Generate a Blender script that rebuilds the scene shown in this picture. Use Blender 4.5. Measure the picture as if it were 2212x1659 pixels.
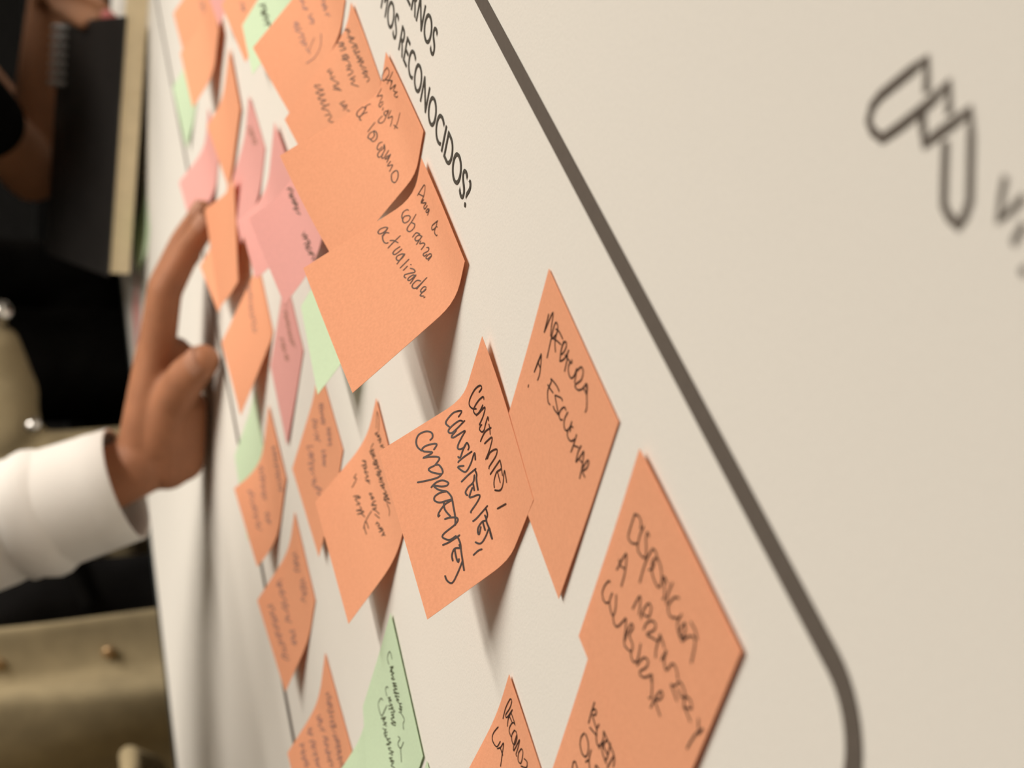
import bpy, bmesh, math, random
from mathutils import Vector, Matrix
from mathutils.bvhtree import BVHTree

for o in list(bpy.data.objects):
    bpy.data.objects.remove(o, do_unlink=True)
SC = bpy.context.scene
COL = SC.collection

# ------------------------------------------------------------------ camera
# board frame: X along the printed lines, Z up, board face at Y = 0, viewer on -Y
F_PX, CX, CY = 3300.0, 1106.0, 829.5
CAM_Z = 1.84
AU = (0.253433, 0.632367, -0.732041)
AV = (0.197888, -0.774634, -0.600652)
AN = (-0.946896, 0.007363, -0.321456)
CAM = Vector((0.0, -0.1723, CAM_Z))


def c2w(a):
    """photo-camera vector (right, down, forward) -> world"""
    d = lambda b: a[0] * b[0] + a[1] * b[1] + a[2] * b[2]
    return Vector((d(AU), -d(AN), d(AV)))


cam_data = bpy.data.cameras.new('camera')
cam = bpy.data.objects.new('camera', cam_data)
COL.objects.link(cam)
R, D_, F_ = c2w((1, 0, 0)), c2w((0, 1, 0)), c2w((0, 0, 1))
m = Matrix((R, -D_, -F_)).transposed().to_4x4()
m.translation = CAM
cam.matrix_world = m
cam_data.sensor_fit = 'HORIZONTAL'
cam_data.sensor_width = 36.0
cam_data.lens = F_PX / 2212.0 * 36.0
cam_data.clip_start = 0.01
cam_data.dof.use_dof = True
cam_data.dof.focus_distance = 0.575
cam_data.dof.aperture_fstop = 10.5
SC.camera = cam

# ------------------------------------------------------------------ world and exposure
w = bpy.data.worlds.new('world')
SC.world = w
w.use_nodes = True
w.node_tree.nodes['Background'].inputs[0].default_value = (0.9, 0.8, 0.65, 1)
w.node_tree.nodes['Background'].inputs[1].default_value = 0.02
SC.view_settings.view_transform = 'Standard'
SC.view_settings.look = 'None'
SC.view_settings.gamma = 1.0
SC.view_settings.use_curve_mapping = False
SC.view_settings.exposure = 0.18
LAMP_POWER = 46.0
LAMP_COLOR = (1.0, 0.925, 0.83)


# ------------------------------------------------------------------ helpers
def at_n(px, py, n):
    """photo pixel -> world point at distance n in front of the board face"""
    dd = ((px - CX) / F_PX, (py - CY) / F_PX, 1.0)
    r = c2w(dd)
    return CAM + r * ((-n - CAM.y) / r.y)


def at_d(px, py, t):
    """photo pixel -> world point at depth t from the camera"""
    return CAM + c2w(((px - CX) / F_PX, (py - CY) / F_PX, 1.0)) * t


def link(o, parent=None):
    COL.objects.link(o)
    if parent:
        o.parent = parent
    return o


def mesh_obj(name, verts, faces, mat, parent=None, smooth=False, origin=None):
    me = bpy.data.meshes.new(name)
    if origin is None:
        origin = Vector((0, 0, 0))
    me.from_pydata([tuple(Vector(v) - origin) for v in verts], [], faces)
    me.update()
    if smooth:
        me.polygons.foreach_set('use_smooth', [True] * len(me.polygons))
    me.materials.append(mat)
    o = bpy.data.objects.new(name, me)
    o.location = origin
    link(o)
    if parent:
        o.parent = parent
        o.location = Vector(origin) - parent.location
    return o


def bm_obj(name, bm, mat, parent=None, smooth=False):
    me = bpy.data.meshes.new(name)
    bm.to_mesh(me)
    bm.free()
    if smooth:
        me.polygons.foreach_set('use_smooth', [True] * len(me.polygons))
    me.materials.append(mat)
    o = bpy.data.objects.new(name, me)
    link(o)
    if parent:
        o.parent = parent
        o.location = -Vector(parent.location)
    return o


def empty(name, loc):
    o = bpy.data.objects.new(name, None)
    o.empty_display_size = 0.05
    o.location = loc
    return link(o)


def tag(o, label=None, cat=None, group=None, kind=None):
    for k, v in (('label', label), ('category', cat), ('group', group), ('kind', kind)):
        if v:
            o[k] = v
    return o


def box(bm, a, b, bev=0.0):
    a, b = Vector(a), Vector(b)
    r = bmesh.ops.create_cube(bm, size=1.0)
    for v in r['verts']:
        v.co = Vector([(a[i] + b[i]) / 2 + v.co[i] * (b[i] - a[i]) for i in range(3)])
    if bev:
        es = list({e for v in r['verts'] for e in v.link_edges})
        bmesh.ops.bevel(bm, geom=es, offset=bev, segments=2, affect='EDGES', profile=0.5)


def capsule(bm, p0, p1, r0, r1, seg=20, rings=6):
    """closed tapered capsule between two points"""
    p0, p1 = Vector(p0), Vector(p1)
    ax = p1 - p0
    L = ax.length
    ax = ax.normalized() if L > 1e-6 else Vector((0, 0, 1))
    q = ax.to_track_quat('Z', 'Y').to_matrix()
    prof = []
    for i in range(rings + 1):
        a = -math.pi / 2 + math.pi / 2 * i / rings
        prof.append((r0 * math.cos(a), r0 * math.sin(a)))
    for i in range(rings + 1):
        a = math.pi / 2 * i / rings
        prof.append((r1 * math.cos(a), L + r1 * math.sin(a)))
    loops = []
    for r, z in prof:
        if r < 1e-6:
            loops.append([bm.verts.new(p0 + q @ Vector((0, 0, z)))])
        else:
            loops.append([bm.verts.new(p0 + q @ Vector((r * math.cos(2 * math.pi * k / seg), r * math.sin(2 * math.pi * k / seg), z))) for k in range(seg)])
    for a, b in zip(loops[:-1], loops[1:]):
        for k in range(seg):
            k2 = (k + 1) % seg
            if len(a) == 1:
                bm.faces.new((a[0], b[k2], b[k]))
            elif len(b) == 1:
                bm.faces.new((a[k], a[k2], b[0]))
            else:
                bm.faces.new((a[k], a[k2], b[k2], b[k]))


def organic(name, caps, mat, parent=None, voxel=0.004, smooth=6):
    """one continuous surface grown from overlapping tapered limbs"""
    bm = bmesh.new()
    for c in caps:
        capsule(bm, *c)
    o = bm_obj(name, bm, mat, parent, smooth=True)
    r = o.modifiers.new('remesh', 'REMESH')
    r.mode = 'VOXEL'
    r.voxel_size = voxel
    r.use_smooth_shade = True
    s = o.modifiers.new('smooth', 'SMOOTH')
    s.factor = 0.5
    s.iterations = smooth
    return o


def chain(pts, rad):
    return [(pts[i], pts[i + 1], rad[i], rad[i + 1]) for i in range(len(pts) - 1)]


def tube(name, pts, rad, mat, parent=None, seg=24, closed=False, wob=None):
    """swept tube through points; rad is one radius or a list"""
    vs, fs = [], []
    n = len(pts)
    up = None
    for i, p in enumerate(pts):
        p = Vector(p)
        a = Vector(pts[max(i - 1, 0)])
        b = Vector(pts[min(i + 1, n - 1)])
        if closed:
            a, b = Vector(pts[i - 1]), Vector(pts[(i + 1) % n])
        t = (b - a).normalized()
        if up is None:
            up = t.orthogonal().normalized()
        up = (up - t * up.dot(t)).normalized()
        si = t.cross(up)
        r = rad[i] if isinstance(rad, (list, tuple)) else rad
        for k in range(seg):
            an = 2 * math.pi * k / seg
            rr = r * (1 + (wob(i / max(n - 1, 1), an) if wob else 0))
            vs.append(p + (up * math.cos(an) + si * math.sin(an)) * rr)
    for i in range(n if closed else n - 1):
        j = (i + 1) % n
        for k in range(seg):
            k2 = (k + 1) % seg
            fs.append((i * seg + k, i * seg + k2, j * seg + k2, j * seg + k))
    return mesh_obj(name, vs, fs, mat, parent, smooth=True)


# ------------------------------------------------------------------ materials
def material(name, col, rough=0.8, var=0.0, vscale=40.0, bump=0.0, bscale=600.0, trans=0.0, spec=0.3, metal=0.0, emit=0.0, sss=0.0):
    mt = bpy.data.materials.new(name)
    mt.use_nodes = True
    nt = mt.node_tree
    bs = nt.nodes['Principled BSDF']
    bs.inputs['Base Color'].default_value = (*col, 1)
    bs.inputs['Roughness'].default_value = rough
    bs.inputs['Specular IOR Level'].default_value = spec
    bs.inputs['Metallic'].default_value = metal
    if sss:
        bs.inputs['Subsurface Weight'].default_value = sss
        bs.inputs['Subsurface Radius'].default_value = (0.012, 0.005, 0.003)
        bs.inputs['Subsurface Scale'].default_value = 1.0
    if emit:
        bs.inputs['Emission Color'].default_value = (*col, 1)
        bs.inputs['Emission Strength'].default_value = emit
    tc = nt.nodes.new('ShaderNodeTexCoord')
    csock = None
    if var:
        nz = nt.nodes.new('ShaderNodeTexNoise')
        nz.inputs['Scale'].default_value = vscale
        nz.inputs['Detail'].default_value = 5
        nt.links.new(tc.outputs['Object'], nz.inputs['Vector'])
        rp = nt.nodes.new('ShaderNodeValToRGB')
        rp.color_ramp.elements[0].position = 0.3
        rp.color_ramp.elements[1].position = 0.7
        rp.color_ramp.elements[0].color = (*[c * (1 - var) for c in col], 1)
        rp.color_ramp.elements[1].color = (*[min(1, c * (1 + var)) for c in col], 1)
        nt.links.new(nz.outputs['Fac'], rp.inputs['Fac'])
        nt.links.new(rp.outputs['Color'], bs.inputs['Base Color'])
        csock = rp.outputs['Color']
    if bump:
        nb = nt.nodes.new('ShaderNodeTexNoise')
        nb.inputs['Scale'].default_value = bscale
        nb.inputs['Detail'].default_value = 4
        nt.links.new(tc.outputs['Object'], nb.inputs['Vector'])
        bp = nt.nodes.new('ShaderNodeBump')
        bp.inputs['Strength'].default_value = bump
        bp.inputs['Distance'].default_value = 0.001
        nt.links.new(nb.outputs['Fac'], bp.inputs['Height'])
        nt.links.new(bp.outputs['Normal'], bs.inputs['Normal'])
    if trans:
        tr = nt.nodes.new('ShaderNodeBsdfTranslucent')
        tr.inputs['Color'].default_value = (*col, 1)
        if csock:
            nt.links.new(csock, tr.inputs['Color'])
        mx = nt.nodes.new('ShaderNodeMixShader')
        mx.inputs[0].default_value = trans
        nt.links.new(bs.outputs[0], mx.inputs[1])
        nt.links.new(tr.outputs[0], mx.inputs[2])
        nt.links.new(mx.outputs[0], nt.nodes['Material Output'].inputs['Surface'])
    return mt


M = {}
M['poster'] = material('poster_paper', (0.80, 0.77, 0.71), 0.75, 0.022, 700, 0.14, 900, spec=0.2)
M['print'] = material('printed_charcoal', (0.125, 0.105, 0.088), 0.7, 0.05, 300, spec=0.2)
M['text'] = material('printed_text', (0.075, 0.07, 0.058), 0.7, spec=0.2)
M['trim'] = material('dark_edge_trim', (0.02, 0.026, 0.028), 0.5)
M['orange'] = material('orange_note_paper', (0.985, 0.485, 0.285), 0.85, 0.05, 800, 0.12, 1500, 0.25, spec=0.15)
M['pink'] = material('pink_note_paper', (0.90, 0.48, 0.44), 0.85, 0.04, 800, 0.10, 1500, 0.25, spec=0.15)
M['green'] = material('green_note_paper', (0.70, 0.86, 0.62), 0.85, 0.04, 800, 0.10, 1500, 0.2, spec=0.15)
M['ink'] = material('dark_brown_ink', (0.035, 0.018, 0.014), 0.5)
M['ink_soft'] = material('grey_brown_ink', (0.10, 0.062, 0.045), 0.6)
M['ink_faint'] = material('faint_ink', (0.44, 0.22, 0.17), 0.6)
M['ink_mid'] = material('mid_ink', (0.22, 0.12, 0.085), 0.6)
M['ink_green'] = material('ink_on_green', (0.09, 0.11, 0.06), 0.6)
M['floor'] = material('charcoal_carpet', (0.006, 0.0058, 0.0055), 0.95, 0.3, 60, 0.5, 400, spec=0.02)
M['wall'] = material('beige_wall_paint', (0.46, 0.425, 0.375), 0.9, 0.03, 4, 0.1, 200)
M['ceiling'] = material('ceiling_paint', (0.60, 0.57, 0.52), 0.95, 0.02, 5, 0.1, 100)
M['skin'] = material('warm_tan_skin', (0.39, 0.170, 0.088), 0.55, 0.10, 45, 0.2, 350, sss=0.12)
M['skin_brown'] = material('brown_skin', (0.30, 0.135, 0.065), 0.55, 0.06, 40, 0.15, 350, sss=0.08)
M['nail'] = material('fingernail', (0.44, 0.22, 0.14), 0.4)
M['nail_pink'] = material('pink_nail', (0.55, 0.17, 0.17), 0.3)
M['white'] = material('white_cotton', (0.80, 0.78, 0.74), 0.9, 0.02, 30, 0.2, 1200)
M['black'] = material('black_cloth', (0.006, 0.0056, 0.0052), 0.95, 0.3, 25, 0.3, 900, spec=0.02)
M['dark'] = material('dark_cloth', (0.011, 0.0105, 0.0105), 0.95, 0.3, 15, 0.3, 700, spec=0.02)
M['khaki'] = material('khaki_canvas', (0.33, 0.265, 0.155), 0.9, 0.12, 30, 0.3, 900)
M['cover'] = material('black_notebook_cover', (0.016, 0.014, 0.013), 0.55, 0.2, 20, 0.2, 500)
M['pages'] = material('cream_paper', (0.80, 0.67, 0.45), 0.9, 0.05, 60)
M['sheet'] = M['pages']
M['wire'] = material('grey_wire', (0.42, 0.41, 0.40), 0.4, metal=0.3)
M['brass'] = material('brass_stud', (0.45, 0.30, 0.16), 0.4, metal=0.7)
M['steel'] = material('bright_steel', (0.8, 0.78, 0.74), 0.2, metal=1.0)
M['hair'] = material('dark_hair', (0.012, 0.009, 0.007), 0.6, 0.3, 80)
M['table'] = material('white_laminate', (0.80, 0.78, 0.72), 0.4)
M['metal'] = material('dark_metal', (0.06, 0.06, 0.06), 0.4, metal=0.8)
M['lamp_rim'] = material('white_lamp_rim', (0.75, 0.74, 0.72), 0.5)
M['lamp_lens'] = material('frosted_lamp_cover', (0.85, 0.84, 0.80), 0.5)

# ------------------------------------------------------------------ room
FX0, FX1, FY0, FY1, CEIL = -5.2, 2.6, -7.2, 2.4, 3.0


def slab(name, a, b, mat):
    bm = bmesh.new()
    box(bm, a, b)
    return tag(bm_obj(name, bm, mat), kind='structure')


slab('floor', (FX0, FY0, -0.1), (FX1, FY1, 0), M['floor'])
slab('ceiling', (FX0, FY0, CEIL), (FX1, FY1, CEIL + 0.1), M['ceiling'])
slab('wall_left', (FX0 - 0.1, FY0, 0), (FX0, FY1, CEIL), M['wall'])
slab('wall_right', (FX1, FY0, 0), (FX1 + 0.1, FY1, CEIL), M['wall'])
slab('wall_back', (FX0, FY1, 0), (FX1, FY1 + 0.1, CEIL), M['wall'])
slab('wall_front', (FX0, FY0 - 0.1, 0), (FX1, FY0, CEIL), M['wall'])


def panel_light(x, y, power, where, light_name):
    root = empty('ceiling_light', (x, y, CEIL))
    tag(root, 'rectangular recessed ceiling light with frosted cover ' + where, 'lamp', 'ceiling lights')
    bm_ = bmesh.new()
    for a, b in (((-0.57, -0.31), (0.57, -0.29)), ((-0.57, 0.29), (0.57, 0.31)), ((-0.57, -0.29), (-0.55, 0.29)), ((0.55, -0.29), (0.57, 0.29))):
        box(bm_, (x + a[0], y + a[1], CEIL - 0.014), (x + b[0], y + b[1], CEIL))
    bm_obj('frame', bm_, M['lamp_rim'], root)
    bm_ = bmesh.new()
    box(bm_, (x - 0.55, y - 0.29, CEIL - 0.006), (x + 0.55, y + 0.29, CEIL))
    bm_obj('diffuser', bm_, M['lamp_lens'], root)
    ld = bpy.data.lights.new(light_name, 'AREA')
    ld.shape = 'RECTANGLE'
    ld.size = 1.08
    ld.size_y = 0.56
    ld.energy = power
    ld.color = LAMP_COLOR
    lo = bpy.data.objects.new(light_name, ld)
    link(lo, root)
    lo.location = (0, 0, -0.016)


# every fixture gives the same light; all of them hang in the ceiling above and behind the viewer
for side, x in (('left', -3.5), ('middle', -2.3), ('right', -1.1)):
    for row, y, where in (('near', -2.2, 'in the row closest to the poster board'), ('mid', -4.0, 'in the middle row across the room'), ('far', -5.8, 'in the row farthest from the poster board')):
        panel_light(x, y, LAMP_POWER, where, 'ceiling_%s_%s_offscreen' % (row, side))

# ------------------------------------------------------------------ poster board
BX0, BX1, BZ0, BZ1 = -2.2, 0.9, CAM_Z - 1.290, CAM_Z + 0.42
board = empty('poster_board', (BX0, 0.006, 0))
tag(board, 'tall white poster board printed with a rounded charcoal box, covered in sticky notes', 'board')
bm = bmesh.new()
box(bm, (BX0, 0, BZ0 + 0.004), (BX1, 0.014, BZ1))
bm_obj('panel', bm, M['poster'], board)
bm = bmesh.new()
box(bm, (BX0, -0.0015, BZ0 - 0.006), (BX1, 0.017, BZ0 + 0.004))
bm_obj('bottom_trim', bm, M['trim'], board)
for x in (BX0 + 0.06, BX1 - 0.06):
    bm = bmesh.new()
    box(bm, (x - 0.02, 0.014, 0.03), (x + 0.02, 0.044, BZ1), 0.003)
    box(bm, (x - 0.025, -0.05, 0.0), (x + 0.025, 0.42, 0.03), 0.004)
    bm_obj('stand', bm, M['metal'], board)


def uv(u, v, lift=0.0003):
    """board coordinates in millimetres relative to the lens -> world"""
    return Vector((u / 1000.0, -lift, CAM_Z + v / 1000.0))


def ribbon_mesh(name, paths, width, mat, parent, closed=False, lift=0.0003):
    vs, fs = [], []
    for path in paths:
        n = len(path)
        b = len(vs)
        for i, p in enumerate(path):
            a = path[i - 1] if (closed or i) else path[0]
            c = path[(i + 1) % n] if (closed or i < n - 1) else path[-1]
            tx, ty = c[0] - a[0], c[1] - a[1]
            L = math.hypot(tx, ty) or 1
            nx, ny = -ty / L * width / 2, tx / L * width / 2
            vs += [uv(p[0] + nx, p[1] + ny, lift), uv(p[0] - nx, p[1] - ny, lift)]
        for i in range(n if closed else n - 1):
            j = (i + 1) % n
            fs.append((b + 2 * i, b + 2 * i + 1, b + 2 * j + 1, b + 2 * j))
    return mesh_obj(name, vs, fs, mat, parent)


# rounded box outline (centre line), 7 mm wide
bl, br, bt, bb, rad = -1960.0, -164.5, -232.0, -755.3, 22.5
path = []
for cx_, cy_, a0 in ((br - rad, bt - rad, 90), (br - rad, bb + rad, 0), (bl + rad, bb + rad, -90), (bl + rad, bt - rad, -180)):
    for k in range(13):
        a = math.radians(a0 - 90 * k / 12)
        path.append((cx_ + rad * math.cos(a), cy_ + rad * math.sin(a)))
ribbon_mesh('printed_box_outline', [path], 7.0, M['print'], board, closed=True)


def printed(text, u1, v0, cap, width, name):
    """flat printed line of text ending at u1, baseline v0, cap height and total width in mm"""
    cu = bpy.data.curves.new(name, 'FONT')
    cu.body = text
    tmp = bpy.data.objects.new('tmp_text', cu)
    link(tmp)
    dg = bpy.context.evaluated_depsgraph_get()
    me = bpy.data.meshes.new_from_object(tmp.evaluated_get(dg))
    bpy.data.objects.remove(tmp, do_unlink=True)
    xs = [v.co.x for v in me.vertices]
    hs = [v.co.y for v in me.vertices]
    x0, x1, h1 = min(xs), max(xs), max(hs)
    for v in me.vertices:
        v.co = uv(u1 - width + (v.co.x - x0) / (x1 - x0) * width, v0 + v.co.y / h1 * cap) - board.location
    me.materials.clear()
    me.materials.append(M['text'])
    o = bpy.data.objects.new(name, me)
    return link(o, board)


printed('MOS RECONOCIDOS?', -475.5, -303.7, 12.2, 172.0, 'printed_heading')
printed('ERNOS', -552.5, -279.9, 12.2, 53.5, 'printed_heading')


def px_uv(px, py):
    p = at_n(px, py, 0.0)
    return (p.x * 1000, (p.z - CAM_Z) * 1000)


# logo mark and the start of its lettering, traced on the board face
lz = lambda X, Y: px_uv(1650 + X / 2.370, Y / 2.370)
logo = [
    [(836, 475), (838, 302), (760, 360), (680, 425), (600, 490), (558, 545), (540, 620), (560, 670), (610, 710), (690, 655), (780, 585), (860, 520), (952, 425), (950, 585)],
    [(815, 575), (818, 660), (825, 738), (890, 690), (960, 640), (1060, 565), (1065, 700), (1062, 850), (1058, 1030), (1030, 1110), (1000, 1155), (955, 1110), (925, 1050), (928, 900), (935, 720)],
]
ribbon_mesh('printed_logo', [[lz(*p) for p in s] for s in logo], 2.3, M['print'], board)
lt = lambda X, Y: px_uv(2090 + X / 5.53, 340 + Y / 5.53)
ribbon_mesh('printed_logo_lettering', [[lt(*p) for p in s] for s in (
    [(465, 220), (420, 420), (375, 770), (520, 640), (690, 460)],
    [(545, 1040), (690, 780)], [(640, 1380), (720, 1330)])], 1.6, M['print'], board)

# ------------------------------------------------------------------ sticky notes
# corner position (u, v), turn, curl angle at left and right edge, curl start and length, lifted corner, stand-off
NOTE = 0.0755
STEPS = 24


def note_point(p, n0, s, t):
    u, v, rot, al, ar, t0, dt, tl = p
    a = al + (ar - al) * s
    n = max(1, round(t * STEPS))
    cs = sn = 0.0
    for i in range(n):
        x = min(max(((i + 0.5) * t / n - t0) / dt, 0), 1)
        th = a * x * x * (3 - 2 * x)
        cs += math.cos(th) * t / n
        sn += math.sin(th) * t / n
    c, d = math.cos(rot), math.sin(rot)
    k = max(0, 1 - s / 0.6) ** 2 * max(0, 1 - t * 0.7)
    return Vector((u + NOTE * (c * s + d * cs), -(n0 + NOTE * sn + tl * k), CAM_Z + v + NOTE * (d * s - c * cs)))


NOTES = {}
BVH = {}


def sticky(key, colour, p, n0, label):
    p = list(p)
    p[3], p[4], p[7] = max(p[3], 0.02), max(p[4], 0.02), max(p[7], 0.0)
    W, H = 12, 22
    vs = [note_point(p, n0, i / W, j / H) for j in range(H + 1) for i in range(W + 1)]
    fs = [(j * (W + 1) + i, (j + 1) * (W + 1) + i, (j + 1) * (W + 1) + i + 1, j * (W + 1) + i + 1) for j in range(H) for i in range(W)]
    o = mesh_obj('sticky_note', vs, fs, M[colour], smooth=True, origin=vs[0])
    so = o.modifiers.new('thickness', 'SOLIDIFY')
    so.thickness = 0.00015
    so.offset = 0
    o.modifiers.new('crisp_edges', 'EDGE_SPLIT').split_angle = 0.6
    tag(o, label, 'sticky note', 'sticky notes on the poster board')
    NOTES[key] = o
    BVH[key] = BVHTree.FromPolygons(vs, fs)
    return o

sticky('aprender', 'orange', (-0.2911, -0.2625, 0.0204, 0.0061, -0.0063, 0.1623, 0.4632, 0.0006), 0.0014,
       'flat coral sticky note reading about being willing to learn, beside the rounded box corner')
sticky('apertura', 'orange', (-0.3851, -0.2675, -0.0131, -0.0281, -0.0216, 0.1844, 0.483, -0.0002), 0.0006,
       'flat coral sticky note reading APERTURA A ESCUCHAR below the printed box line')
sticky('constantes', 'orange', (-0.4223, -0.3239, -0.1548, 0.747, 0.5806, 0.3133, 0.2786, 0.0016), 0.0015,
       'curled coral sticky note with three bold words, the first CONSTANTES, touching the ESCUCHAR note')
sticky('actualizada', 'orange', (-0.5354, -0.3171, 0.0051, 0.8649, 0.6565, 0.0902, 0.3206, 0.0006), 0.002,
       'lifted coral sticky note reading area de cobranza actualizada under the printed question mark')
sticky('insight', 'orange', (-0.6201, -0.3125, 0.0398, 0.9035, 0.5257, 0.1671, 0.2133, 0.0007), 0.001,
       'lifted coral sticky note with the word insight, overlapped by the cobranza note')
sticky('ambiente', 'orange', (-0.6997, -0.3266, -0.0437, 0.4405, 0.1886, 0.0281, 0.3301, 0.0011), 0.0006,
       'coral sticky note with five smudged lines, tucked behind the insight note')
sticky('sociedad', 'orange', (-0.7929, -0.3347, 0.0091, 0.557, 0.2946, 0.1015, 0.2667, 0.0007), 0.0006,
       'coral sticky note with a long curved pen arc, covering a corner of a green note')
sticky('green_top', 'green', (-0.9099, -0.3729, 0.0482, 0.4337, 0.5219, 0.1716, 0.4685, -0.0006), 0.0006,
       'pale green sticky note with dark scribble wedged behind the arc-marked coral note')
sticky('orange_top', 'orange', (-0.9776, -0.3949, -0.005, 0.4814, 0.3185, 0.1445, 0.4422, -0.0002), 0.0006,
       'orange sticky note between the green scribbled note and a pink one, high in the box')
sticky('pink_top', 'pink', (-1.13, -0.4452, 0.001, 0.3247, 0.2259, 0.1494, 0.4493, -0), 0.0006,
       'pink sticky note squeezed between two orange notes high in the box')
sticky('o_far1', 'orange', (-1.2314, -0.5362, -0.2448, 0.3972, 0.2377, 0.0901, 0.362, 0.0002), 0.0006,
       'upper of two overlapping orange notes at the far end of the box')
sticky('o_far2', 'orange', (-1.1666, -0.5327, -0.0974, 0.5093, 0.3996, 0.2759, 0.528, 0.0002), 0.006,
       'lower of two overlapping orange notes at the far end of the box')
sticky('green_far', 'green', (-1.2828, -0.6365, -0.2957, 0.32, 0.106, 0.256, 0.5954, -0.0001), 0.0006,
       'pale green sticky note under the overlapping orange pair at the far end')
sticky('o13', 'orange', (-1.0582, -0.5378, -0.1272, 0.3994, -0.0053, 0.386, 0.5719, -0.0027), 0.002,
       'blank narrow looking orange note hanging above the pink pair near the fingers')
sticky('p14', 'pink', (-1.142, -0.6368, 0.0664, 0.5469, 0.4679, 0.2434, 0.5114, 0.0004), 0.0006,
       'pink sticky note pointing down at the fingertips of the hand on the board')
sticky('pA', 'pink', (-0.9569, -0.5223, 0.0374, 0.1862, 0.2255, 0.2007, 0.4855, 0.001), 0.0006,
       'pink sticky note with faint writing beside the blank orange note')
sticky('pB', 'pink', (-0.8493, -0.4811, 0.0889, 0.8596, 0.8345, 0.4, 0.652, -0.0012), 0.003,
       'light pink sticky note peeping out from behind the deeper pink lifted note')
sticky('pC', 'pink', (-0.7371, -0.4138, 0.0022, 0.8032, 0.4703, 0.2323, 0.6563, 0.0021), 0.008,
       'deeper pink lifted sticky note with one scribbled line beside the insight note')
sticky('pD', 'pink', (-0.7727, -0.5436, -0.0277, -0.0181, -0.0111, 0.141, 0.4412, -0.0002), 0.0006,
       'long looking pink note with two faint lines below the deeper pink lifted note')
sticky('gE', 'green', (-0.6481, -0.4043, 0.0066, 0.3609, 0.4412, 0.1558, 0.4556, -0.0002), 0.001,
       'pale green sticky note mostly hidden behind the cobranza note')
sticky('F2', 'orange', (-1.0132, -0.628, 0.1593, 0.43, 0.2984, 0.2052, 0.5273, 0.0002), 0.0006,
       'orange note with its lower lip curled out, under the bent blank orange note')
sticky('F1', 'orange', (-0.9327, -0.5746, -0.6864, 0.271, 0.063, 0.1865, 0.5209, -0.0014), 0.01,
       'bent blank orange note next to the index finger of the hand')
sticky('G', 'orange', (-0.8609, -0.5956, -0.0409, 0.2631, 0.1981, 0, 0.15, -0.0006), 0.0006,
       'orange sticky note with faint vertical smudges beside the thumb tip')
sticky('H', 'green', (-0.8197, -0.6745, -0.1677, 0.1053, 0.0843, 0.0915, 0.3832, -0.0005), 0.0006,
       'pale green sticky note partly behind a curled orange note below the thumb')
sticky('I', 'orange', (-0.7673, -0.646, 0.0533, 0.7584, 0.4826, 0.3919, 0.5957, -0.0011), 0.001,
       'curled orange note with smudged lines overlapping the pale green note below the thumb')
sticky('J', 'orange', (-0.657, -0.5239, 0.0453, 0.1342, 0.0748, 0.1005, 0.4126, -0.0035), 0.0006,
       'orange note with blurred blue-grey words, partly behind the four-line curled note')
sticky('K', 'orange', (-0.5406, -0.4517, -0.0769, 0.4215, 0.3214, 0.1262, 0.4924, -0.0007), 0.001,
       'curled orange note with four thin handwritten lines, overlapped by the CONSTANTES note')
sticky('L', 'orange', (-0.6598, -0.6401, 0.0428, 0.3682, 0.2146, 0.1832, 0.4755, -0.0013), 0.0006,
       'orange note with purple-grey writing on the lower printed box line')
sticky('M', 'orange', (-0.5475, -0.6395, 0.1395, 0.3827, 0.3634, 0.2418, 0.502, -0.0021), 0.0006,
       'orange note full of small dense writing just above the lower box line')
sticky('N', 'green', (-0.459, -0.5114, -0.0988, 0.0114, 0.2112, 0.1555, 0.453, 0.0002), 0.001,
       'tall looking green sticky note with three handwritten lines and a Y')
sticky('O', 'green', (-0.4625, -0.5823, -0.0104, 0.2756, 0.3195, 0.0932, 0.4266, -0.0001), 0.0006,
       'green sticky note tucked under the green note with the Y')
sticky('Pn', 'green', (-0.3798, -0.5165, 0, 0.35, 0.35, 0.15, 0.45, -0), 0.0006,
       'green note corner beside the edge of the green note with the Y')
sticky('reconoz', 'orange', (-0.3295, -0.4027, -0.0084, 0.1582, 0.2714, 0.0943, 0.4121, 0.0004), 0.0006,
       'coral sticky note whose writing begins RECONOZ, LA')
sticky('pueden', 'orange', (-0.2832, -0.3262, 0.0424, 0.0078, 0.2098, 0.1511, 0.4491, 0.0004), 0.0006,
       'coral sticky note with overwritten words tucked under the willing-to-learn note')
sticky('Q', 'green', (-1.5779, -0.9834, -0.2392, 0.3207, 0.2019, 0.2177, 0.5022, -0.0007), 0.0006,
       'small looking green note near the bottom trim beside the notebook pages')
sticky('Rr', 'pink', (-1.6164, -1.1346, -0.2342, 0.0181, -0.0764, 0.1484, 0.4471, -0.0022), 0.0006,
       'small looking pink note near the bottom trim below the green one')


# ------------------------------------------------------------------ handwriting (traced onto each note's own surface)
def smooth_path(pts, step=2.0):
    out = []
    n = len(pts)
    for i in range(n - 1):
        p0, p1, p2, p3 = pts[max(i - 1, 0)], pts[i], pts[i + 1], pts[min(i + 2, n - 1)]
        k = max(2, int(math.hypot(p2[0] - p1[0], p2[1] - p1[1]) / step))
        for j in range(k):
            t = j / k
            out.append(tuple(0.5 * (2 * p1[c] + (p2[c] - p0[c]) * t + (2 * p0[c] - 5 * p1[c] + 4 * p2[c] - p3[c]) * t * t + (3 * p1[c] - p0[c] - 3 * p2[c] + p3[c]) * t ** 3) for c in (0, 1)))
    out.append(pts[-1])
    return out


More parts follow.
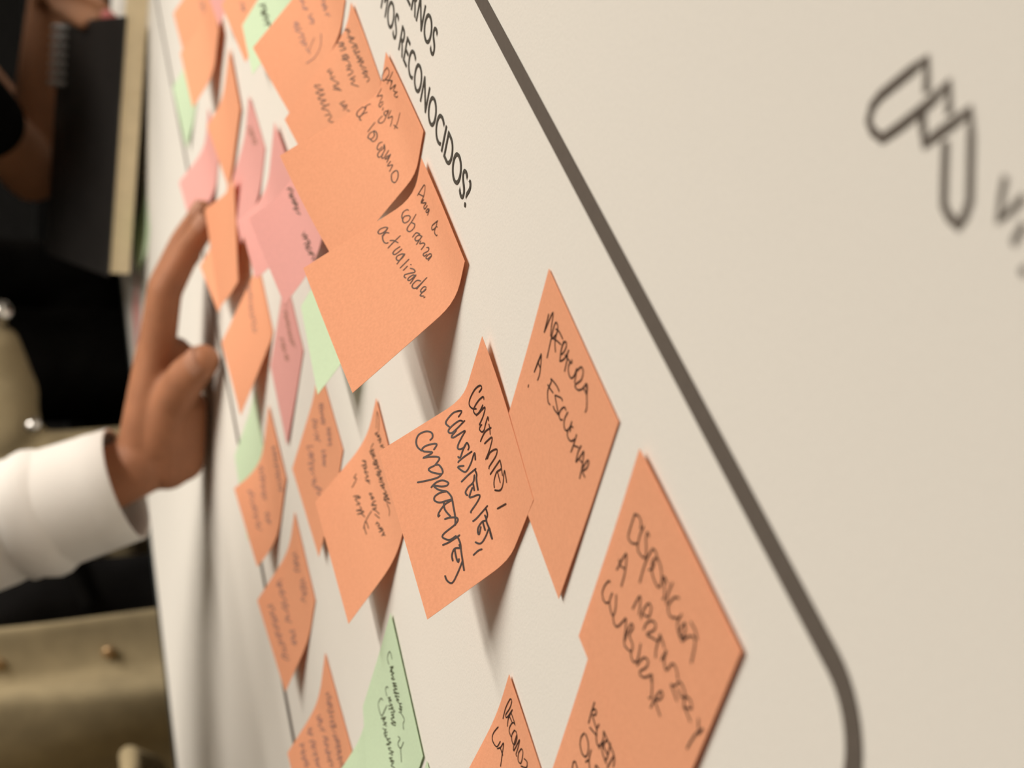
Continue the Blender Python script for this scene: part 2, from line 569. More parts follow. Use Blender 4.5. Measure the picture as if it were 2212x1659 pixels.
def write(key, strokes, mat, width=0.00055):
    tree, note = BVH[key], NOTES[key]
    vs, fs = [], []
    for st in strokes:
        hits = []
        for q in smooth_path(st):
            r = c2w(((q[0] - CX) / F_PX, (q[1] - CY) / F_PX, 1.0)).normalized()
            loc, nor, _, _ = tree.ray_cast(CAM, r)
            if loc is None:
                continue
            if nor.dot(r) > 0:
                nor = -nor
            hits.append((loc + nor * 0.00025, nor))
        if len(hits) < 2:
            continue
        b = len(vs)
        n = len(hits)
        for i, (loc, nor) in enumerate(hits):
            t = hits[min(i + 1, n - 1)][0] - hits[max(i - 1, 0)][0]
            s = nor.cross(t).normalized() * width / 2 if t.length > 1e-9 else Vector((0, 0, 0))
            if i in (0, n - 1):
                s = s * 0.6
            vs += [loc + s, loc - s]
        fs += [(b + 2 * i, b + 2 * i + 1, b + 2 * i + 3, b + 2 * i + 2) for i in range(n - 1)]
    if vs:
        mesh_obj('handwriting', vs, fs, M[mat], note)


def trace(x0, y0, sc, *strokes):
    return [[(x0 + X / sc, y0 + Y / sc) for X, Y in s] for s in strokes]


def scrawl(x0, y0, sc, *lines):
    """hard-to-read cursive: (from, to, height) in crop pixels"""
    rnd = random.Random(int(x0 + y0))
    res = []
    for (a, b, h) in lines:
        L = math.hypot(b[0] - a[0], b[1] - a[1])
        tx, ty = (b[0] - a[0]) / L, (b[1] - a[1]) / L
        nx, ny = 0.95 * ty + 0.2 * tx, -0.95 * tx + 0.2 * ty
        n = max(3, int(L / (h * 0.8)))
        st = []
        for i in range(n * 3 + 1):
            f = i / (n * 3)
            up = (0.5, -0.45, 0.1)[i % 3] * h * rnd.uniform(0.6, 1.6)
            al = f * L + rnd.uniform(-0.35, 0.35) * h
            st.append((a[0] + tx * al + nx * up, a[1] + ty * al + ny * up))
            if rnd.random() < 0.16 and len(st) > 4:
                res.append(st)
                st = []
        if len(st) > 1:
            res.append(st)
    return [[(x0 + X / sc, y0 + Y / sc) for X, Y in s] for s in res]


CA, CB = (880, 820, 7.2136), (920, 1040, 7.2136)
write('constantes', trace(*CA,
    [(1120, 200), (1165, 130), (1140, 90), (1060, 150), (985, 290), (970, 390), (1020, 450), (1085, 452)],
    [(1198, 315), (1190, 265), (1120, 320), (1050, 430), (1040, 500), (1080, 545), (1130, 500), (1185, 390)],
    [(1075, 560), (1120, 520), (1215, 430), (1190, 560), (1125, 710)],
    [(1272, 650), (1262, 580), (1225, 690), (1200, 790), (1165, 815), (1130, 770), (1150, 715), (1170, 700)],
    [(1275, 685), (1290, 760), (1297, 860)], [(1315, 745), (1230, 800), (1180, 880), (1142, 970)],
    [(1205, 1000), (1325, 900), (1290, 1080), (1225, 1250)],
    [(1250, 1240), (1300, 1130), (1400, 1085), (1385, 1190), (1280, 1360), (1285, 1390)],
    [(1295, 1480), (1450, 1250)], [(1450, 1250), (1470, 1380), (1400, 1440), (1365, 1540), (1356, 1620), (1364, 1690)],
    [(1410, 1430), (1455, 1610)], [(1460, 1300), (1490, 1500)],
    [(1555, 1610), (1520, 1420), (1500, 1600), (1478, 1690), (1440, 1727), (1364, 1722)],
    [(795, 590), (848, 510), (830, 487), (720, 520), (620, 630), (605, 690), (660, 740)],
    [(870, 650), (820, 640), (740, 690), (655, 770), (645, 820), (690, 835), (770, 770), (903, 636)],
    [(770, 790), (695, 880), (720, 905), (900, 800), (850, 900), (790, 1030), (800, 1085), (870, 1070), (910, 1010), (935, 985), (965, 1050), (945, 1105)],
    [(920, 1000), (870, 1100), (835, 1200), (810, 1222), (790, 1195)],
    [(1015, 1118), (880, 1210), (800, 1280), (800, 1300)],
    [(1065, 1260), (1050, 1145), (1000, 1290), (940, 1410), (890, 1440), (800, 1380), (800, 1355), (890, 1345)],
    [(840, 1600), (950, 1490), (1078, 1385)], [(1060, 1410), (1085, 1480), (1080, 1560), (1105, 1730)],
    [(1050, 1480), (1030, 1600), (950, 1680), (910, 1757), (930, 1802), (948, 1797)], [(1028, 1617), (1048, 1737)],
    [(350, 950), (395, 900), (380, 830), (290, 810), (180, 860), (140, 960), (160, 1050), (230, 1115)],
    [(410, 1100), (460, 1020), (430, 1000), (300, 1030), (235, 1080), (260, 1120), (390, 1135), (310, 1190), (250, 1222), (340, 1205), (470, 1205), (500, 1240), (430, 1340)],
    [(430, 1340), (350, 1380), (335, 1410), (400, 1450), (540, 1470), (545, 1400), (490, 1330), (430, 1335)],
    [(540, 1475), (470, 1530), (310, 1575), (155, 1605)],
) + trace(*CB,
    [(1115, 428), (1190, 385), (1260, 345)],
    [(730, 90), (680, 240), (720, 245), (820, 210), (845, 235), (800, 330), (705, 470), (715, 490)],
    [(730, 625), (800, 570), (970, 375)], [(935, 410), (965, 520), (945, 610), (1000, 760), (1040, 905)],
    [(920, 520), (945, 600), (880, 630), (820, 720), (815, 800), (835, 825), (860, 700)], [(890, 630), (930, 770)],
    [(1040, 905), (1010, 820), (990, 730), (940, 850), (880, 950), (830, 970), (770, 945)],
    [(740, 1155), (820, 1080), (885, 1055)],
    [(80, 100), (160, 20), (260, -15), (350, 20), (330, 65), (250, 80), (130, 70), (200, 130), (330, 155)],
    [(330, 155), (220, 180), (140, 240), (140, 300), (220, 330), (330, 300), (410, 280)],
    [(330, 155), (400, 240), (430, 380), (460, 560), (460, 690)],
    [(420, 285), (300, 360), (210, 480), (195, 550), (225, 520)], [(280, 310), (300, 440), (390, 550)],
    [(290, 590), (380, 565), (480, 565), (500, 610), (450, 680), (300, 800), (260, 860), (300, 895), (380, 910), (480, 845)],
    [(260, 995), (370, 945), (535, 835)], [(500, 870), (540, 970), (555, 1100), (600, 1395)],
    [(540, 1040), (450, 1050), (410, 1150), (425, 1245)], [(450, 1050), (480, 1200), (510, 1260), (520, 1200)], [(520, 980), (545, 1040)],
    [(575, 1240), (520, 1380), (440, 1550), (390, 1585), (330, 1540), (300, 1465)],
), 'ink', 0.0007)
CC, CD = (1130, 660, 8.295), (1150, 810, 6.913)
write('apertura', trace(*CC,
    [(470, 145), (385, 485)], [(385, 485), (530, 140), (545, 170), (520, 350), (500, 555)],
    [(435, 945), (510, 600), (560, 380), (600, 300), (630, 370), (610, 500), (520, 600)],
    [(590, 420), (650, 460), (720, 600)], [(615, 470), (580, 650), (590, 840)], [(540, 590), (600, 620), (690, 700)],
    [(740, 630), (690, 800), (665, 1010)], [(680, 860), (720, 700), (770, 645), (785, 720), (740, 830), (690, 880)],
    [(665, 1000), (740, 960), (800, 860), (830, 790)], [(800, 860), (800, 950), (750, 1185)], [(760, 880), (830, 980), (880, 1030), (880, 960)],
    [(860, 1000), (820, 1100), (830, 1230), (870, 1300), (920, 1260), (975, 1120)], [(975, 1120), (930, 1390)],
    [(975, 1170), (1050, 1100), (1085, 1180), (1050, 1330), (950, 1410), (945, 1460), (1000, 1515), (1080, 1480), (1145, 1390)],
    [(1145, 1390), (1160, 1450), (1150, 1600)], [(1090, 1470), (1150, 1600)],
    [(205, 1200), (270, 1020), (335, 860)], [(335, 860), (330, 1000), (305, 1220), (265, 1345)], [(270, 1000), (320, 1130)], [(205, 1200), (330, 890)],
    [(108, 1410), (97, 1470)],
) + trace(*CD,
    [(815, 130), (820, 300), (820, 480), (795, 560)],
    [(410, 250), (370, 160), (285, 55), (290, 100), (240, 220), (235, 340), (250, 420), (275, 442)], [(235, 140), (270, 200), (320, 270)],
    [(455, 395), (440, 345), (345, 300)], [(345, 300), (350, 340), (400, 600)], [(400, 600), (340, 520), (318, 460)],
    [(510, 535), (490, 480), (440, 510), (405, 590), (430, 670), (460, 660)],
    [(540, 550), (490, 650), (480, 760), (510, 830), (560, 790), (600, 690)],
    [(620, 790), (590, 765), (540, 820), (530, 900), (560, 970), (600, 985), (640, 950)], [(570, 850), (580, 790)],
    [(670, 880), (620, 1050), (580, 1155)], [(620, 1050), (700, 1080)], [(740, 1050), (690, 1150), (655, 1305)],
    [(655, 1305), (720, 1220), (775, 1140), (765, 1250), (745, 1400), (710, 1550)], [(710, 1260), (760, 1320)],
    [(750, 1400), (830, 1275), (850, 1300), (820, 1390), (760, 1440), (795, 1530)],
), 'ink', 0.0006)
CE, CF, CG = (1290, 1090, 6.144), (1330, 1300, 6.145), (1420, 1380, 6.383)
write('aprender', trace(*CE,
    [(510, 110), (450, 300), (420, 430), (470, 510), (550, 515)], [(510, 140), (550, 140), (590, 230), (580, 330)],
    [(630, 280), (570, 420), (545, 580), (580, 660), (640, 705), (660, 600), (655, 450), (675, 365), (700, 430)],
    [(570, 1040), (640, 790), (720, 620), (760, 590), (800, 670), (800, 740)], [(740, 860), (690, 865)], [(770, 760), (740, 860)],
    [(790, 700), (740, 760), (735, 900), (780, 1040), (830, 1095), (865, 1000), (850, 820), (800, 690)],
    [(885, 950), (900, 1100), (900, 1240), (870, 1245)], [(900, 950), (940, 1050)], [(1010, 1030), (950, 1180), (925, 1330)],
    [(1100, 1240), (1040, 1230), (970, 1300), (950, 1400), (990, 1490), (1080, 1500)],
    [(265, 870), (320, 760), (395, 640)], [(395, 640), (395, 740), (370, 920), (325, 1090)], [(300, 720), (310, 800), (375, 850)],
    [(475, 1385), (570, 1215), (580, 1300), (560, 1470)], [(585, 1520), (620, 1400), (690, 1310), (725, 1370), (690, 1490), (620, 1450)],
    [(180, 1040), (165, 1010), (110, 1070), (75, 1170), (90, 1260), (125, 1305), (160, 1290)],
    [(210, 1165), (170, 1300), (210, 1470), (250, 1380), (260, 1190)],
    [(215, 1470), (230, 1570), (270, 1620), (330, 1570), (390, 1500)],
) + trace(*CF,
    [(885, 160), (830, 270), (840, 400), (885, 520)], [(930, 270), (870, 350), (860, 420), (900, 465), (930, 380), (930, 270)],
    [(885, 530), (950, 470), (1040, 460), (1060, 560), (1010, 815)], [(1000, 260), (1060, 370), (1095, 510)],
    [(375, 370), (420, 280), (490, 250), (535, 290), (520, 370), (420, 430), (500, 480), (570, 520), (600, 470)],
    [(600, 420), (570, 530), (540, 640), (540, 750)], [(600, 440), (640, 560), (655, 620)],
    [(610, 780), (680, 645), (650, 780), (680, 905), (760, 820), (810, 880), (835, 1030)],
    [(740, 1100), (780, 1200), (825, 1320)], [(735, 1095), (800, 1110), (850, 1060), (900, 1120), (930, 1240), (880, 1260), (830, 1150)],
    [(910, 1420), (920, 1300), (950, 1260), (1000, 1310), (1020, 1420)], [(920, 1400), (960, 1490), (1000, 1590)], [(920, 1400), (1015, 1420)],
    [(145, 210), (140, 350), (120, 540), (150, 610), (215, 655), (230, 560), (190, 440), (240, 340), (215, 290), (170, 380), (125, 520)],
    [(205, 660), (220, 750), (255, 800), (300, 760), (340, 550)],
    [(290, 850), (340, 770), (400, 740), (440, 790), (410, 870), (330, 920), (340, 980), (400, 1000), (490, 960)],
    [(490, 960), (490, 1100), (480, 1260), (445, 1275)], [(470, 1010), (490, 1080)],
    [(470, 1410), (530, 1280), (600, 1185), (630, 1220), (600, 1290), (530, 1300)], [(530, 1320), (600, 1520)],
) + trace(*CG, [(575, 1090), (575, 1240)], [(625, 1240), (540, 1310), (460, 1430), (415, 1520)], [(640, 1235), (570, 1320)]), 'ink', 0.0006)
CH = (1050, 1480, 6.703)
write('reconoz', trace(*CH,
    [(250, 490), (290, 330), (355, 200), (378, 230), (350, 330), (290, 430), (310, 465), (390, 350)],
    [(390, 350), (330, 480), (315, 600)], [(370, 400), (425, 560)], [(345, 450), (385, 540)],
    [(430, 580), (400, 540), (360, 580), (340, 660), (370, 750)], [(420, 650), (380, 720), (385, 820), (420, 860), (455, 760), (440, 670), (410, 650)],
    [(450, 720), (410, 860), (410, 945), (490, 790), (470, 900), (440, 1000), (455, 1030)],
    [(475, 980), (520, 920), (540, 990), (510, 1130), (470, 1080), (480, 960)], [(555, 1060), (600, 1110), (590, 1190), (510, 1170)],
    [(185, 600), (110, 700), (100, 800), (160, 890), (215, 810)], [(165, 920), (215, 900), (260, 840), (240, 1000), (215, 1180)], [(210, 900), (250, 1020)],
), 'ink', 0.00052)
write('pueden', trace(*CH,
    [(1580, 240), (1530, 400), (1490, 555)], [(1530, 380), (1580, 345), (1605, 380), (1590, 430), (1550, 440), (1610, 640)],
    [(1645, 560), (1610, 640), (1610, 730)], [(1610, 730), (1505, 605)], [(1600, 710), (1610, 820), (1640, 880), (1700, 800), (1710, 660)],
    [(1640, 920), (1660, 870)], [(1710, 660), (1760, 780), (1860, 1020), (1850, 1190)], [(1700, 830), (1690, 960), (1750, 1140)],
    [(1760, 790), (1710, 870), (1770, 1010)], [(1810, 830), (1760, 1050), (1720, 1080)], [(1850, 1030), (1760, 1200)],
    [(1435, 690), (1385, 750), (1370, 860), (1400, 990), (1450, 1035), (1485, 960), (1485, 830), (1450, 700)],
    [(1530, 930), (1500, 1070), (1510, 1230)], [(1445, 1115), (1500, 1075)],
    [(1250, 1230), (1270, 1120), (1300, 1110), (1335, 1230)], [(1590, 1230), (1600, 1160), (1650, 1230)],
), 'ink', 0.00062)
write('actualizada', trace(800, 380, 5.925,
    [(605, 255), (650, 180), (695, 115), (705, 150), (690, 250), (650, 340)], [(615, 225), (690, 265)],
    [(650, 355), (690, 300)], [(665, 350), (720, 345), (690, 390), (700, 425), (735, 375)], [(760, 450), (745, 420), (715, 450), (730, 470), (760, 425), (735, 510)],
    [(870, 570), (835, 600), (795, 640), (795, 690), (840, 660), (860, 585)], [(865, 655), (845, 650), (825, 720), (850, 765), (862, 750)],
    [(495, 445), (470, 435), (420, 470), (405, 530), (420, 560)], [(500, 510), (440, 520), (415, 570), (440, 605), (490, 580), (515, 530), (490, 505)],
    [(590, 490), (530, 590), (480, 660), (475, 700), (510, 715), (560, 670), (570, 620), (530, 600)],
    [(540, 790), (590, 730), (640, 750)], [(660, 775), (620, 760), (575, 800), (590, 835), (640, 810), (665, 770), (590, 885)],
    [(650, 830), (635, 870), (680, 860), (700, 880), (650, 950)], [(720, 920), (750, 920), (745, 960), (680, 1000), (695, 1030), (730, 1000)],
    [(790, 1005), (760, 1000), (715, 1045), (735, 1065), (790, 1020), (740, 1090)],
    [(230, 670), (190, 660), (120, 690), (100, 730), (130, 745), (190, 710), (225, 670), (150, 780)], [(245, 735), (200, 730), (160, 780), (170, 840), (200, 865), (235, 855)],
    [(390, 765), (300, 850), (225, 930)], [(250, 830), (300, 830), (360, 860)], [(385, 905), (320, 950), (290, 990), (310, 1010), (360, 980), (410, 935)],
    [(440, 1010), (410, 1000), (345, 1030), (335, 1070), (370, 1085), (420, 1040), (440, 1000), (340, 1135)],
    [(500, 1065), (380, 1185)], [(480, 1155), (420, 1215)], [(517, 1132), (525, 1143)],
    [(510, 1185), (560, 1200), (570, 1235), (500, 1250), (440, 1270), (440, 1300), (460, 1310)],
    [(585, 1290), (550, 1270), (490, 1310), (485, 1340), (520, 1330), (585, 1270), (510, 1385)],
    [(650, 1350), (600, 1340), (545, 1390), (540, 1430), (580, 1440), (640, 1390), (730, 1300)], [(690, 1340), (590, 1455)],
    [(720, 1430), (690, 1420), (650, 1460), (650, 1490), (690, 1480), (715, 1445), (640, 1530), (690, 1540)], [(682, 1562), (706, 1550)],
), 'ink_soft', 0.00055)
write('insight', trace(740, 120, 5.53,
    [(540, 140), (500, 190), (475, 260), (495, 300), (550, 240), (560, 190), (540, 145)],
    [(605, 190), (560, 290), (535, 340)], [(520, 290), (600, 300)], [(580, 330), (600, 300), (570, 400), (600, 380)], [(600, 380), (640, 350), (610, 420), (640, 430)], [(660, 430), (620, 470), (650, 500), (665, 480)],
    [(470, 390), (410, 500)], [(420, 490), (480, 480), (445, 560)], [(490, 550), (440, 580), (450, 620), (490, 570)], [(490, 620), (480, 660)],
    [(540, 660), (500, 680), (510, 720), (545, 690), (550, 650), (500, 780), (450, 810), (430, 780), (480, 720)],
    [(585, 650), (545, 750), (600, 730), (575, 850)], [(690, 680), (660, 800), (620, 880)], [(615, 830), (665, 870)],
    [(340, 580), (290, 600), (265, 640)], [(275, 625), (240, 620), (175, 680), (180, 730), (220, 720), (270, 650), (280, 610)], [(300, 680), (250, 700), (205, 740), (215, 775), (230, 775)],
    [(390, 800), (300, 915)], [(380, 905), (330, 930), (305, 980), (340, 1000), (380, 960), (375, 900), (410, 930), (410, 990), (370, 1030), (330, 1000)],
    [(480, 1035), (440, 1050), (415, 1100), (430, 1130), (480, 1090)], [(500, 1060), (490, 1110), (440, 1150), (420, 1190), (440, 1220), (490, 1180)],
    [(500, 1065), (505, 1130), (470, 1200), (490, 1230), (555, 1130)], [(570, 1190), (530, 1210), (510, 1240), (540, 1230), (575, 1180), (530, 1280)],
    [(580, 1260), (540, 1320), (600, 1310), (560, 1390)], [(630, 1380), (590, 1420), (590, 1490), (625, 1520), (660, 1470), (665, 1400), (640, 1375), (600, 1400)],
), 'ink_soft', 0.00055)
C2 = (620, 0, 5.53)
write('ambiente', scrawl(*C2, ((725, 350), (985, 990), 60), ((630, 490), (810, 1030), 70), ((500, 810), (620, 1110), 70), ((670, 1230), (710, 1320), 70), ((350, 1010), (540, 1470), 80)), 'ink_mid', 0.0006)
write('sociedad', scrawl(*C2, ((180, 0), (230, 140), 50), ((280, 180), (300, 290), 50), ((100, 250), (230, 580), 70), ((420, -20), (490, 190), 50))
      + trace(*C2, [(410, 400), (400, 560), (330, 690), (230, 760)], [(330, 450), (290, 540), (260, 620)], [(230, 580), (280, 640)]), 'ink_faint', 0.0008)
D2 = (740, 870, 5.352)
write('K', scrawl(*D2, ((400, 340), (460, 520), 40), ((340, 540), (520, 1150), 50), ((250, 660), (300, 930), 55), ((330, 1040), (400, 1320), 55), ((395, 1380), (480, 1540), 45), ((160, 1060), (220, 1320), 60))
      + trace(*D2, [(400, 95), (425, 180), (420, 330)], [(400, 110), (395, 300)], [(362, 465), (335, 520), (330, 590)], [(515, 1160), (545, 1240), (543, 1310)], [(165, 820), (135, 870), (165, 880), (110, 985)],
              [(340, 1250), (290, 1330), (255, 1420), (280, 1525)], [(245, 1460), (270, 1370), (305, 1455)]), 'ink_soft', 0.00055)
E2 = (640, 840, 5.183)
write('J', scrawl(*E2, ((270, 150), (305, 400), 40), ((200, 340), (250, 600), 60), ((365, 440), (380, 640), 40), ((310, 700), (320, 870), 40), ((150, 650), (190, 970), 60), ((190, 1010), (275, 1190), 55)), 'ink_faint', 0.0008)
F2_ = (780, 1390, 6.167)
write('N', trace(*F2_, [(418, 210), (400, 130), (380, 110), (355, 190), (375, 280)], [(495, 1235), (525, 1270), (495, 1330), (530, 1395), (572, 1310)], [(530, 1395), (545, 1585)],
      [(372, 590), (345, 575), (330, 620), (350, 705)], [(300, 760), (270, 730), (235, 800), (250, 900), (285, 960), (350, 820), (290, 950)], [(545, 940), (580, 1010), (565, 1080), (575, 1150)])
      + scrawl(*F2_, ((400, 290), (430, 480), 45), ((455, 520), (495, 790), 55), ((530, 800), (530, 940), 40), ((380, 710), (445, 1090), 55), ((300, 970), (340, 1280), 50), ((370, 1270), (400, 1500), 60), ((400, 1510), (430, 1650), 60)), 'ink_green', 0.00055)
write('O', trace(*F2_, [(128, 1310), (100, 1370), (85, 1440)], [(145, 1430), (135, 1520), (165, 1540), (190, 1600), (185, 1680)], [(150, 1530), (165, 1690)]), 'ink_green', 0.0006)
G2_ = (560, 1120, 3.08)
write('L', scrawl(*G2_, ((235, 230), (255, 350), 30), ((290, 400), (300, 550), 35), ((130, 410), (200, 690), 35), ((75, 580), (180, 940), 35), ((220, 740), (240, 850), 28)), 'ink_faint', 0.0008)
write('M', scrawl(*G2_, ((455, 1160), (500, 1420), 30), ((510, 1440), (550, 1659), 30), ((400, 1310), (420, 1420), 32), ((440, 1450), (480, 1659), 30), ((335, 1390), (340, 1440), 30), ((350, 1470), (395, 1659), 30), ((285, 1500), (315, 1659), 30)), 'ink_faint', 0.0008)
I2 = (450, 780, 3.95)
write('I', scrawl(*I2, ((555, 720), (620, 1110), 35), ((450, 900), (480, 1190), 35), ((360, 1110), (430, 1440), 40), ((500, 1290), (520, 1390), 30)), 'ink_faint', 0.0008)
Z3 = (350, 380, 3.95)
write('G', scrawl(*Z3, ((740, 900), (790, 1330), 35)), 'ink_faint', 0.0007)
write('pD', scrawl(*Z3, ((1050, 1150), (1120, 1450), 30), ((1020, 1380), (1070, 1580), 30)), 'ink_faint', 0.0008)
write('pC', scrawl(*Z3, ((1085, 100), (1170, 330), 40), ((1200, 490), (1300, 720), 40)), 'ink_soft', 0.0008)
Z2 = (350, 0, 3.95)
write('o_far1', scrawl(*Z2, ((330, 0), (370, 140), 35)), 'ink_faint', 0.0009)
write('orange_top', scrawl(*Z2, ((675, 20), (700, 100), 30)), 'ink_faint', 0.0009)
write('green_top', scrawl(*Z2, ((850, 30), (900, 230), 45)), 'ink_green', 0.0012)
write('pA', scrawl(*Z2, ((740, 1080), (800, 1240), 35)), 'ink_faint', 0.0009)

# ------------------------------------------------------------------ person whose hand rests on the board
Z = CAM_Z
V3 = lambda x, y, z: Vector((x, y, Z + z))
elbow_l = V3(-0.965, -0.330, -1.000)
wrist_l = V3(-0.962, -0.060, -0.874)
shoul_l = V3(-0.93, -0.43, -0.72)
hip_c = V3(-0.74, -0.56, -1.24)
fing = {
    'index': ([V3(-0.998, -0.046, -0.786), V3(-1.012, -0.041, -0.732), V3(-1.022, -0.026, -0.699), V3(-1.022, -0.0125, -0.672)], [0.0145, 0.0130, 0.0112, 0.0092]),
    'middle': ([V3(-1.018, -0.047, -0.797), V3(-1.034, -0.042, -0.742), V3(-1.046, -0.027, -0.706), V3(-1.050, -0.0125, -0.678)], [0.0130, 0.0114, 0.0098, 0.0084]),
    'ring': ([V3(-1.037, -0.045, -0.811), V3(-1.054, -0.040, -0.760), V3(-1.066, -0.026, -0.728), V3(-1.071, -0.0125, -0.703)], [0.0125, 0.0108, 0.0094, 0.008]),
    'little': ([V3(-1.053, -0.041, -0.827), V3(-1.068, -0.036, -0.787), V3(-1.078, -0.025, -0.763), V3(-1.083, -0.0115, -0.745)], [0.0115, 0.0095, 0.0083, 0.0073]),
    'thumb': ([V3(-0.966, -0.042, -0.852), V3(-0.970, -0.0345, -0.812), V3(-0.9625, -0.0260, -0.780), V3(-0.9555, -0.0155, -0.758)], [0.0205, 0.0175, 0.0162, 0.0135]),
}
caps = []
for pts, rd in fing.values():
    caps += chain(pts, rd)
for k, r in (('index', 0.0145), ('middle', 0.0145), ('ring', 0.014), ('little', 0.013)):
    q = fing[k][0][0]
    base = wrist_l.lerp(q, 0.12)
    caps.append((base, q, 0.019, r))
    caps.append((base + Vector((0, 0.022, 0)), q + Vector((0, 0.020, 0)), 0.016, 0.0115))
caps += [
    (V3(-0.960, -0.036, -0.872), fing['thumb'][0][1], 0.021, 0.0135),
    (V3(-0.962, -0.024, -0.868), V3(-0.975, -0.020, -0.822), 0.019, 0.015),
    (V3(-0.990, -0.030, -0.893), V3(-1.040, -0.024, -0.826), 0.019, 0.013),
    (V3(-0.975, -0.026, -0.880), V3(-1.010, -0.022, -0.815), 0.020, 0.014),
    (V3(-0.985, -0.050, -0.880), V3(-1.035, -0.045, -0.808), 0.019, 0.014),
    # forearm, upper arm
    (wrist_l, V3(-0.957, -0.120, -0.908), 0.026, 0.027),
    (V3(-0.957, -0.120, -0.908), V3(-0.960, -0.240, -0.964), 0.027, 0.038),
    (V3(-0.960, -0.240, -0.964), elbow_l, 0.038, 0.036),
    (elbow_l, shoul_l, 0.040, 0.050),
]


def figure(hip, sh_l, sh_r, neck, head, face, legs):
    """torso, neck, head and legs of a standing or seated figure; face = facing direction"""
    c = []
    mid = (sh_l + sh_r) / 2
    side = (sh_r - sh_l).normalized()
    for s in (-1, 1):
        c.append((hip + side * 0.075 * s, mid + side * 0.10 * s + Vector((0, 0, -0.14)), 0.105, 0.105))
    c.append((hip, mid + Vector((0, 0, -0.12)), 0.112, 0.115))
    c += [(sh_l, mid, 0.055, 0.075), (sh_r, mid, 0.055, 0.075), (mid, neck, 0.07, 0.055), (neck, head + Vector((0, 0, -0.06)), 0.052, 0.055)]
    c += [(head + Vector((0, 0, 0.02)), head + Vector((0, 0, 0.04)) - face * 0.03, 0.082, 0.085), (head + face * 0.025 + Vector((0, 0, -0.06)), head + Vector((0, 0, 0.01)) + face * 0.02, 0.05, 0.07),
          (head + face * 0.088 + Vector((0, 0, 0.015)), head + face * 0.102 + Vector((0, 0, -0.02)), 0.009, 0.013),
          (head + face * 0.078 + Vector((0, 0, -0.056)) - side * 0.018, head + face * 0.078 + Vector((0, 0, -0.056)) + side * 0.018, 0.009, 0.009)]
    for s in (-1, 1):
        c.append((head + side * 0.082 * s + Vector((0, 0, 0.015)), head + side * 0.084 * s + Vector((0, 0, -0.02)), 0.014, 0.010))
        c.append((head + face * 0.073 + side * 0.032 * s + Vector((0, 0, 0.03)), head + face * 0.073 + side * 0.034 * s + Vector((0, 0, 0.03)), 0.015, 0.015))
    for pts, rd in legs:
        c += chain(pts, rd)
    return c


def grow(caps_, d):
    return [(a, b, r + d, s + d) for a, b, r, s in caps_]


def shoe(parent, ankle, face, mat):
    bm_ = bmesh.new()
    heel = Vector((ankle.x, ankle.y, 0.035)) - face * 0.05
    toe = Vector((ankle.x, ankle.y, 0.03)) + face * 0.17
    capsule(bm_, heel, toe, 0.036, 0.03)
    capsule(bm_, heel + Vector((0, 0, 0.03)), (heel + toe) / 2 + Vector((0, 0, 0.015)), 0.034, 0.034)
    for v in bm_.verts:
        v.co.z = max(v.co.z, 0.0)
    return bm_obj('shoe', bm_, mat, parent, smooth=True)


def hair_cap(parent, head, face, back=0.0):
    c = [(head + Vector((0, 0, 0.055)) - face * 0.02, head + Vector((0, 0, 0.05)) - face * 0.045, 0.088, 0.090), (head + Vector((0, 0, 0.03)) - face * 0.06, head + Vector((0, 0, -0.03 - back)) - face * 0.06, 0.072, 0.05)]
    return organic('hair', c, M['hair'], parent, 0.006, 6)


def eyes(parent, head, face, side):
    for s in (-1, 1):
        bm_ = bmesh.new()
        bmesh.ops.create_uvsphere(bm_, u_segments=14, v_segments=10, radius=0.0115)
        bmesh.ops.translate(bm_, verts=bm_.verts, vec=head + face * 0.083 + side * 0.033 * s + Vector((0, 0, 0.022)))
        bm_obj('eye', bm_, M['white'], parent, smooth=True)


FACE = Vector((0, 1, 0))
shoul_r = shoul_l + Vector((0.38, 0.0, 0.0))
mid_s = (shoul_l + shoul_r) / 2
neck_a = mid_s + Vector((0, 0.02, 0.09))
head_a = mid_s + Vector((0, 0.05, 0.235))
legs_a = []
for s in (-1, 1):
    h = hip_c + Vector((0.09 * s, 0, -0.04))
    legs_a.append(([h, Vector((h.x, -0.16, 0.50)), Vector((h.x, -0.20, 0.09))], [0.080, 0.056, 0.040]))
arm_r = [shoul_r, shoul_r + Vector((0.06, -0.04, -0.28)), shoul_r + Vector((-0.06, 0.14, -0.42)), shoul_r + Vector((-0.09, 0.18, -0.455))]
body_a = figure(hip_c, shoul_l, shoul_r, neck_a, head_a, FACE, legs_a)
caps_r = chain(arm_r, [0.048, 0.040, 0.026, 0.024])
for i in range(4):
    q = arm_r[3] + Vector((0.03 - 0.02 * i, 0.03, -0.01))
    caps_r += chain([q, q + Vector((-0.005, 0.04, -0.012)), q + Vector((-0.010, 0.068, -0.028))], [0.011, 0.0095, 0.008])
caps_r += chain([arm_r[3], arm_r[3] + Vector((-0.04, 0.01, -0.01)), arm_r[3] + Vector((-0.055, 0.035, -0.022))], [0.015, 0.012, 0.009])

person_a = organic('person', caps + body_a + caps_r, M['skin'], None, 0.0026, 5)
tag(person_a, 'person in a white long-sleeved shirt pressing one hand flat against the poster board', 'person')
